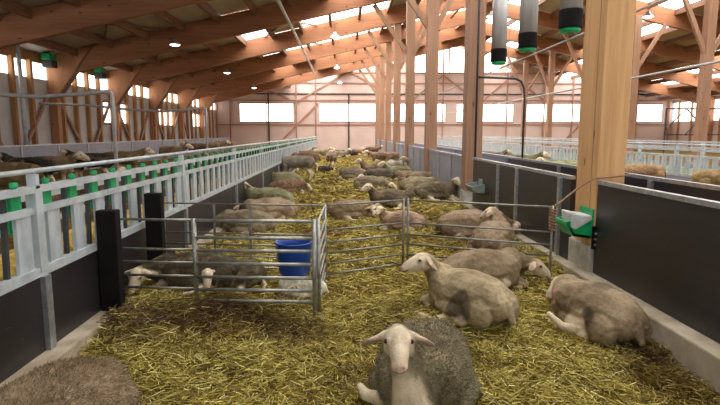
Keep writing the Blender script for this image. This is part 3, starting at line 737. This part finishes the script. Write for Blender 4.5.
def head(B, c, fwd, up=(0, 0, 1), sc=1.0, ear=-.07, earback=-.02):
    f = V(fwd).normalized(); sd = V(up).cross(f).normalized(); u = f.cross(sd).normalized()   # sd = left
    R = Matrix((f, sd, u)).transposed(); c = V(c)
    T = lambda x, y, z: c+R@V((x*sc, y*sc, z*sc))
    B.ell(c, (.088*sc, .070*sc, .078*sc), R, 's')
    B.cap(T(.02, 0, .004), T(.155, 0, -.035), .062*sc, .040*sc, 's')
    B.cap(T(.02, 0, .03), T(.15, 0, -.012), .048*sc, .034*sc, 's')
    B.ell(T(.17, 0, -.040), (.040*sc, .042*sc, .036*sc), R, 's')
    B.cap(T(-.01, 0, -.045), T(.15, 0, -.062), .046*sc, .026*sc, 's')
    for y in (-1, 1):
        B.ell(T(.038, y*.052, .026), (.028*sc, .018*sc, .02*sc), R, 's')
        B.ell(T(0, y*.042, -.03), (.05*sc, .035*sc, .045*sc), R, 's')
        base = V((-.03, y*.062, .022)); tip = V((-.03+earback, y*.185, .02+ear)); ax = (tip-base).normalized()
        th = ax.cross(V((.75, 0, .65))).normalized(); wd = th.cross(ax).normalized()
        # ear: flat ellipsoid: ax length, wd width, th thickness
        Rl = R@Matrix((ax, wd, th)).transposed(); ce = T(*((base+tip)/2))
        B.ell(ce, (.082*sc, .044*sc, .0150*sc), Rl, 's'); B.cap(T(*base), T(*((base*2+tip)/3)), .024*sc, .018*sc, 's')
    def paint(P, mask):
        L = (P-np.array(c))@np.array(R)/sc
        x, y, z = L[:, 0], L[:, 1], L[:, 2]
        near = (np.abs(x) < .3) & (np.abs(y) < .25) & (np.abs(z) < .2)
        mask[:, 1] = np.maximum(mask[:, 1], near*np.clip((x-.175)/.03, 0, 1)*.5*np.clip((z+.075)/.02, 0, 1))
        ins = near & (np.abs(y) > .085) & (mask[:, 0] > .5)
        mask[:, 1] = np.maximum(mask[:, 1], ins*.28); mask[:, 2] = np.maximum(mask[:, 2], ins*(z < -.0)*.45)
        for s_ in (-1, 1):
            dn = np.sqrt((x-.203)**2+(y-s_*.017)**2+((z+.028)*1.4)**2); mask[:, 2] = np.maximum(mask[:, 2], near*np.clip(1.5-dn/.007, 0, 1))
            de = np.sqrt((x-.045)**2+(y-s_*.066)**2+((z-.024)*1.1)**2); mask[:, 1] = np.maximum(mask[:, 1], near*np.clip(1.6-de/.014, 0, .7))
            mask[:, 2] = np.maximum(mask[:, 2], near*np.clip(1.4-de/.013, 0, .6))
        mo = (x > .15) & (np.abs(z+.058+.25*(x-.19)) < .007) & near; mask[:, 2] = np.maximum(mask[:, 2], mo*.75)
    eyes = [T(.047, -.063, .024), T(.047, .063, .024)]
    return paint, eyes
def lying(B, hp, side=1, fat=1.0, front_out=False, hind_out=True, chest='f'):
    for s in (-1, 1):
        o = .07*s
        B.chain([(-.47, o*.7, .25, .15*fat), (-.25, o, .27, .21*fat), (.02, o, .27, .225*fat), (.26, o*.8, .27, .185*fat), (.38, o*.4, .31, .14)])
        B.ell((-.34, s*.19, .17), (.20, .12, .17)); B.ell((.24, s*.15, .18), (.15, .10, .15))
    B.ell((-.08, 0, .13), (.43, .35*fat, .15))
    hp = V(hp); nb = V((.36, 0, .34)); mid = (nb+hp)*.5+V((.03, 0, -.02))
    B.cap(nb, mid, .150, .108); B.cap(mid, hp, .108, .078)
    B.cap((.40, 0, .20), mid+V((.01, 0, -.03)), .13, .085)
    if chest == 's': B.cap((.45, 0, .16), mid+V((.035, 0, -.045)), .14, .085, 's'); B.cap(mid+V((.035, 0, -.045)), hp+V((.0, 0, -.03)), .08, .06, 's')
    for s in (-1, 1):   # forelegs
        if front_out and s == side:
            B.cap((.30, s*.15, .16), (.50, s*.24, .09), .065, .042, 's'); B.cap((.50, s*.24, .09), (.68, s*.30, .035), .036, .025, 's'); B.cap((.68, s*.30, .035), (.72, s*.31, .03), .026, .028, 'x')
        else:
            B.cap((.28, s*.15, .15), (.50, s*.15, .06), .07, .046, 's'); B.cap((.50, s*.15, .055), (.32, s*.20, .035), .036, .026, 's'); B.cap((.32, s*.20, .035), (.28, s*.21, .03), .026, .026, 'x')
    for s in (-1, 1):
        if hind_out and s == side:
            B.cap((-.20, s*.26, .10), (-.10, s*.40, .06), .07, .04, 's'); B.cap((-.10, s*.40, .05), (.10, s*.44, .035), .033, .024, 's'); B.cap((.10, s*.44, .035), (.14, s*.45, .03), .026, .026, 'x')
        else: B.cap((-.25, s*.28, .08), (-.02, s*.30, .04), .06, .028, 's')
    B.cap((-.58, 0, .26), (-.64, 0, .13), .05, .032)
def standing(B, hp):
    for s in (-1, 1):
        o = .05*s
        B.chain([(-.44, o*.7, .64, .14), (-.2, o, .62, .19), (.05, o, .61, .195), (.28, o*.8, .63, .165), (.38, o*.4, .67, .125)])
        B.chain([(-.42, s*.10, .56, .13), (-.36, s*.12, .42, .075)]); B.chain([(-.36, s*.12, .42, .072), (-.48, s*.12, .27, .038), (-.45, s*.12, .07, .028)], 's'); B.cap((-.45, s*.12, .05), (-.43, s*.12, .03), .03, .03, 'x')
        B.chain([(.30, s*.10, .52, .11), (.32, s*.12, .36, .06)]); B.chain([(.32, s*.12, .36, .055), (.34, s*.12, .24, .038), (.33, s*.12, .07, .027)], 's'); B.cap((.33, s*.12, .05), (.35, s*.12, .03), .03, .03, 'x')
    hp = V(hp); nb = V((.38, 0, .68)); mid = (nb+hp)*.5+V((.02, 0, .0))
    B.cap(nb, mid, .13, .10); B.cap(mid, hp, .10, .075); B.cap((-.56, 0, .66), (-.60, 0, .48), .04, .028)

OLIVE = (.33, .27, .17); GREY = (.30, .26, .20); TAN = (.45, .33, .21); BROWN = (.22, .13, .075); DARK = (.05, .045, .035); PALE = (.56, .46, .32); GREEN = (.30, .29, .16); PINK = (.52, .36, .25)
def make_sheep(label, hp, look, loc, yaw, sc=1.0, voxel=.012, pose='lie', tint=OLIVE, group=None, hd=1.0, fibre=0, up=(0, 0, 1), flen=.013, **kw):
    """hp, look in body coordinates (+x towards the chest)."""
    B = Body()
    patches = kw.pop('patches', ()); limbs = kw.pop('limbs', ())
    for lm in limbs: B.chain(lm, 's')
    (lying if pose == 'lie' else standing)(B, hp, **kw)
    paint, eyes = head(B, V(hp)+V(look).normalized()*.05, look, up, hd)
    def paint2(P, mask):
        paint(P, mask)
        for (cx, cy, cz, rr, ch, am) in patches:
            dd = np.sqrt((P[:, 0]-cx)**2+(P[:, 1]-cy)**2+(P[:, 2]-cz)**2)+.03*np.sin(P[:, 0]*22)*np.sin(P[:, 2]*19+P[:, 1]*17)
            mask[:, ch] = np.maximum(mask[:, ch], np.clip((rr-dd)/.04, 0, 1)*am)
    me, P, Nn, skin = B.finish('sheep_body', voxel, 4 if voxel < .015 else 4, .004 if voxel < .015 else .008, paint2)
    o = bpy.data.objects.new('sheep', me); COL.objects.link(o); o.location = loc; o.rotation_euler = (0, 0, yaw); o.scale = (sc,)*3
    o.color = (*tint, 1); tag(o, label, 'sheep', group)
    if voxel < .015:
        for e in eyes:
            m = MB(); m.lathe([(.0005, -.0135), (.008, -.011), (.013, -.003), (.013, .003), (.008, .011), (.0005, .0135)], tuple(e), 12)
            em = m.mesh('eye', True); em.materials.append(M['eye']); eo = bpy.data.objects.new('eye', em); COL.objects.link(eo); eo.parent = o
    if fibre:
        out = np.where((skin < .3) & (P[:, 2] > .05))[0]
        idx = np.random.choice(out, fibre); n = fibre
        p = P[idx]+np.random.normal(0, .004, (n, 3)); nn = Nn[idx]
        down = np.array([(-.5, 0, -.6)]); tdir = down-nn*(nn@down.T); tdir += np.random.normal(0, .45, (n, 3)); d = nn*.38+tdir*.85; d /= np.linalg.norm(d, axis=1)[:, None]
        sd = np.cross(d, np.random.normal(0, 1, (n, 3))); sd /= np.linalg.norm(sd, axis=1)[:, None]
        L = flen*(.6+.8*np.random.rand(n, 1)); w = .0022
        vs = np.stack([p-nn*.004-sd*w, p-nn*.004+sd*w, p+d*L*.6+nn*.002+sd*w*.7, p+d*L*.6+nn*.002-sd*w*.7, p+d*L+tdir*L*.3], 1)
        b = np.arange(n)*5; m2 = bpy.data.meshes.new('fleece')
        fs = [(a, a+1, a+2, a+3) for a in b.tolist()]+[(a+3, a+2, a+4) for a in b.tolist()]
        m2.from_pydata(vs.reshape(-1, 3).tolist(), [], fs); at = m2.color_attributes.new('mask', 'FLOAT_COLOR', 'POINT')
        mk = np.empty(len(me.vertices)*4); me.color_attributes['mask'].data.foreach_get('color', mk); at.data.foreach_set('color', np.repeat(mk.reshape(-1, 4)[idx], 5, axis=0).reshape(-1)); m2.materials.append(M['sheep'])
        fo = bpy.data.objects.new('fleece', m2); COL.objects.link(fo); fo.parent = o; fo.color = (*tint, 1)
    return o
def yaw_of(v): return math.atan2(v[1], v[0])
def to_local(wv, yaw): c, s = math.cos(-yaw), math.sin(-yaw); return V((wv[0]*c-wv[1]*s, wv[0]*s+wv[1]*c, wv[2]))
def hero(label, O, head_w, look_w, headv, sc, limbs=(), **kw):
    """O body centre on the ground, head_w world head position, look_w world gaze direction, headv body direction"""
    yaw = yaw_of(headv); z = kw.pop('z', hgt(O[0], O[1])-.02)
    hl = to_local(V(head_w)-V((O[0], O[1], z)), yaw)/sc; lk = to_local(V(look_w), yaw)
    L = lambda p: to_local(V(p)-V((O[0], O[1], z)), yaw)/sc
    kw['patches'] = [(*L(D(px, py, yy)), r, ch, am) for (px, py, yy, r, ch, am) in kw.get('patches', ())]
    kw['limbs'] = [[(*L(D(px, py, yy)), r) for (px, py, yy, r) in lm] for lm in limbs]
    return make_sheep(label, hl, lk, (O[0], O[1], z), yaw, sc, **kw)
def at(px, py, y): return D(px, py, y)
# A: ewe facing the camera
hero('pale-faced ewe lying front and centre, facing the camera', (.47, 2.98), at(398, 337, 2.55), (-.06, -1, -.10), (-.22, -.85), .9, tint=(.29, .25, .15), fibre=26000, fat=1.12, hd=1.12, chest='s', limbs=[[(385, 400, 2.75, .05), (366, 395, 2.85, .04), (360, 386, 3.0, .026)]])
hero('ewe lying with raised head turned left in profile, centre right', (1.01, 4.20), at(427, 260, 4.40), (-1, -.2, -.12), (-.48, .8), .80, tint=(.50, .40, .24), flen=.009, fibre=0, side=1, hd=1.25, hind_out=False, patches=[(458, 306, 3.93, .17, 2, .66)], limbs=[[(452, 318, 4.05, .06), (434, 320, 4.05, .042), (416, 313, 4.12, .026)]])
hero('ewe lying behind the profile ewe, muzzle turned to the straw mound', (1.38, 5.02), at(531, 263, 5.1), (.9, -.2, -.45), (.8, .35), .86, tint=(.38, .29, .18), flen=.009, fibre=0, side=-1, hd=1.1, patches=[(514, 285, 4.8, .13, 0, .7)])
hero('patchy tan ewe curled against the right concrete curb', (2.06, 4.13), at(563, 281, 4.62), (-.9, -.35, -.55), (-.22, .9), .84, tint=(.42, .32, .20), side=1, z=.05, hd=1.1, hind_out=False, patches=[(574, 322, 3.95, .15, 0, .7), (590, 318, 3.85, .10, 2, .65), (606, 292, 4.1, .17, 2, .5)], limbs=[[(580, 332, 3.95, .055), (562, 326, 3.95, .04), (549, 314, 4.02, .027)]])
hero('curly brown sheep cut off by the bottom left corner', (-1.47, 2.38), (-1.55, 1.7, .5), (-.6, -1, -.2), (-.15, -1), .9, tint=(.46, .35, .22), fibre=34000, flen=.022, side=1, z=.08)
hero('dark sheep lying in the small pen by the black posts, cream face low', (-1.42, 4.80), at(139, 272, 4.62), (-.2, -.9, -.8), (-1, -.12), .68, tint=(.12, .10, .06), fibre=6000, hd=1.35)
hero('sheep with tan face lying in the middle of the small pen', (-1.02, 5.02), at(208, 272, 4.66), (.1, -.9, -.7), (-.25, -.9), .55, tint=(.16, .14, .08), fibre=4000, hd=1.4)
hero('small white lamb lying under the blue bucket', (-.42, 4.72), at(296, 286, 4.66), (-.8, -.4, -.3), (-1, .1), .40, tint=(1.0, .92, .74), hd=1.3, voxel=.014)

# prototypes for the herd
def proto(pose, hp, look, **kw):
    return make_sheep('x', hd=1.16, pose=pose, hp=V(hp), look=V(look), loc=(0, 0, -50), yaw=0, sc=1.0, voxel=.0155, **kw)
PR = {
 'up': proto('lie', (.56, .02, .60), (1, .1, -.25)),
 'turn': proto('lie', (.50, .14, .56), (.4, 1, -.3), side=-1),
 'turnr': proto('lie', (.50, -.14, .56), (.4, -1, -.3), side=-1),
 'down': proto('lie', (.66, .08, .24), (1, .25, -.5)),
 'curl': proto('lie', (.48, -.24, .30), (-.1, -1, -.45), side=-1),
 'stand': proto('stand', (.62, 0, .84), (1, .05, -.3)),
 'graze': proto('stand', (.70, .03, .40), (.7, .1, -1)),
}
used = set()
def herd(kind, px, py, deg, sc, tint, label, z=None, dist=None, group='sheep in the middle pen'):
    # px,py = middle of the feet line; deg: 0 = faces right, 90 = faces away, 180 = left, 270 = towards the camera
    if dist is None:
        p = G(px, py, .17 if z is None else z)
    else: p = D(px, py, dist)
    zz = hgt(p.x, p.y)-.01 if z is None else z
    o = PR[kind]
    if kind in used: o = copy_tree(o)
    used.add(kind)
    o.location = (p.x, p.y, zz); o.rotation_euler = (0, 0, math.radians(deg)); sc *= .86 if group == 'sheep in the middle pen' else (1.08 if group == 'sheep beyond the left feed fence' else .95); o.scale = (sc,)*3
    o.color = (*tint, 1); tag(o, label, 'sheep', group); return o
H = herd
H('down', 246, 233, 160, .95, OLIVE, 'grey-brown sheep lying just behind the back hurdle, by the fence')
H('curl', 268, 222, 200, .95, TAN, 'tan sheep lying behind the grey-brown one nearest the back hurdle')
H('turn', 268, 209, 160, 1.05, GREEN, 'long greenish-white sheep lying by the fence kick boards')
H('down', 288, 195, 30, .95, BROWN, 'dark brown sheep lying with pale hind legs on the left side')
H('turn', 283, 188, 170, 1.0, GREEN, 'pale green-tinged sheep lying behind the dark brown one on the left')
H('stand', 296, 181, 172, 1.22, GREY, 'large grey-brown sheep standing by the left fence')
H('graze', 305, 174, 190, 1.12, BROWN, 'brown sheep standing behind the large grey-brown one at the fence')
H('stand', 306, 168, 160, 1.1, BROWN, 'farther brown sheep standing at the left fence rear')
H('down', 324, 172, 20, .7, DARK, 'small black sheep lying right of the standing group')
H('stand', 332, 168, 80, 1.0, (.26, .17, .12), 'brown sheep standing rear-on alone in the far aisle')
H('stand', 321, 161, 10, .95, PALE, 'cream white sheep standing at the far left')
H('curl', 352, 219, 10, .85, (.30, .22, .13), 'brown sheep lying behind the middle hurdle, head tucked')
H('turn', 401, 232, 170, .72, PINK, 'pinkish sheep lying right behind the hurdle junction')
H('up', 389, 207, 200, .92, (.22, .17, .11), 'big dark olive sheep lying stretched in mid pen')
H('down', 371, 190, 330, .95, OLIVE, 'olive sheep lying, pale face low, centre of mid pen')
H('curl', 352, 179, 160, 1.0, (.30, .24, .18), 'sheep lying at left of the middle group, white face down')
H('up', 376, 177, 170, 1.1, (.36, .25, .16), 'tan-backed sheep lying in the middle group')
H('down', 379, 181, 190, 1.0, (.16, .13, .10), 'dark-grey sheep lying before the tan-backed one')
H('stand', 380, 169, 180, 1.0, (.34, .23, .15), 'brown sheep standing side-on in the middle distance')
H('graze', 389, 167, 200, 1.0, (.30, .2, .13), 'brown sheep standing right of the side-on one, head lowered')
H('up', 398, 178, 190, 1.05, GREEN, 'greenish sheep lying near the right panels, far')
H('turn', 394, 170, 10, .95, (.5, .45, .36), 'pale sheep lying beside the far right panels')
H('stand', 414, 172, 190, .8, PALE, 'small pale sheep standing against the far panels')
H('curl', 406, 182, 160, .8, TAN, 'tan sheep lying in the right-hand row, middle')
H('down', 420, 193, 10, 1.05, (.40, .33, .2), 'light olive sheep lying in the right-hand row')
H('turn', 421, 185, 340, .85, (.36, .28, .18), 'brownish sheep lying behind the light olive one')
H('turnr', 437, 200, 350, 1.0, (.24, .20, .13), 'dark olive sheep with cream face lying by the second post')
H('curl', 420, 199, 10, .7, (.30, .24, .15), 'smaller sheep lying left of the cream-faced one')
H('down', 473, 238, 350, 1.0, (.36, .26, .17), 'brown sheep lying behind the right hurdle, left of the pair')
H('turn', 494, 253, 60, 1.0, (.42, .31, .20), 'brown sheep with black-eared head lying behind the right hurdle')
for i, (px, py, k, tn, lab) in enumerate([(341, 157, 'up', OLIVE, 'distant grey sheep lying near the end wall, left'), (348, 156, 'down', DARK, 'distant dark sheep lying near the end wall'), (354, 155, 'down', BROWN, 'distant brown sheep lying beside the dark one'),
        (371, 156, 'up', PINK, 'distant pinkish sheep lying below the end wall'), (373, 157, 'stand', BROWN, 'distant brown sheep standing by the far posts'), (313, 158, 'stand', (.3, .22, .15), 'distant brown sheep standing at the end of the left fence'), (328, 156, 'turn', PALE, 'distant cream sheep lying by the end of the fence')]):
    H(k, px, py, 170 if i % 2 else 10, 1.0, tn, lab)
# left pen
LP = 'sheep beyond the left feed fence'
H('stand', 4, 190, 185, 1.05, (.26, .18, .09), 'tan-brown sheep at the left edge beyond the feed fence', z=.27, dist=9.5, group=LP)
H('stand', 30, 180, 170, 1.0, DARK, 'black sheep beyond the feed fence, at far left', z=.27, dist=12.5, group=LP)
H('stand', 52, 182, 0, 1.0, (.33, .23, .13), 'brown sheep right of the black one beyond the feed fence', z=.27, dist=13, group=LP)
H('stand', 92, 178, 180, 1.0, DARK, 'second black sheep beyond the fence, behind the near gate post', z=.27, dist=15, group=LP)
H('stand', 124, 175, 20, 1.0, (.24, .16, .07), 'golden brown sheep standing beyond the left fence', z=.27, dist=16.5, group=LP)
H('up', 88, 178, 10, 1.0, BROWN, 'dark brown sheep lying beyond the left fence', z=.27, dist=11, group=LP)
H('down', 20, 195, 30, 1.0, (.16, .09, .05), 'dark brown sheep lying low beyond the left fence', z=.27, dist=8.5, group=LP)
H('stand', 174, 170, 350, 1.0, (.35, .26, .17), 'tan sheep farther along beyond the left fence', z=.27, dist=23, group=LP)
H('stand', 198, 165, 180, 1.0, BROWN, 'brown sheep beyond the left fence, middle distance', z=.27, dist=29, group=LP)
H('stand', 216, 160, 10, 1.0, (.4, .3, .2), 'tan sheep far beyond the left fence near the wall corner', z=.27, dist=33, group=LP)
H('stand', 228, 160, 170, 1.0, (.5, .38, .26), 'pale sheep far beyond the left fence near the wall corner', z=.27, dist=36, group=LP)
RP = 'sheep in the pen right of the walkway'
H('stand', 522, 170, 350, 1.05, (.20, .19, .09), 'olive-brown sheep whose back shows above the right panels', z=.21, dist=16.5, group=RP)
H('stand', 492, 170, 10, 1.0, (.17, .12, .09), 'dark sheep back just right of the second post', z=.21, dist=20, group=RP)
H('stand', 560, 180, 180, .95, (.40, .42, .2), 'pale yellowish sheep back left of the near pine post', z=.21, dist=14.5, group=RP)
H('stand', 636, 190, 170, 1.05, (.40, .24, .13), 'reddish-tan sheep back right of the near pine post', z=.21, dist=11.5, group=RP)
H('stand', 722, 200, 355, 1.05, (.46, .31, .14), 'golden tan sheep back at the right edge', z=.21, dist=9.6, group=RP)

# ------------------------------------------------------------------ world and view
w = bpy.data.worlds.new('world'); S.world = w; w.use_nodes = True
nt = w.node_tree; bg = nt.nodes['Background']; bg.inputs['Color'].default_value = (.95, .97, 1, 1); bg.inputs['Strength'].default_value = 1.0
S.cycles.max_bounces = 6; S.cycles.diffuse_bounces = 4; S.cycles.glossy_bounces = 3; S.cycles.sample_clamp_indirect = 6
S.cycles.use_denoising = True
vs = S.view_settings; vs.view_transform = 'Standard'; vs.look = 'None'; vs.gamma = 1; vs.use_curve_mapping = False; vs.exposure = 0.0
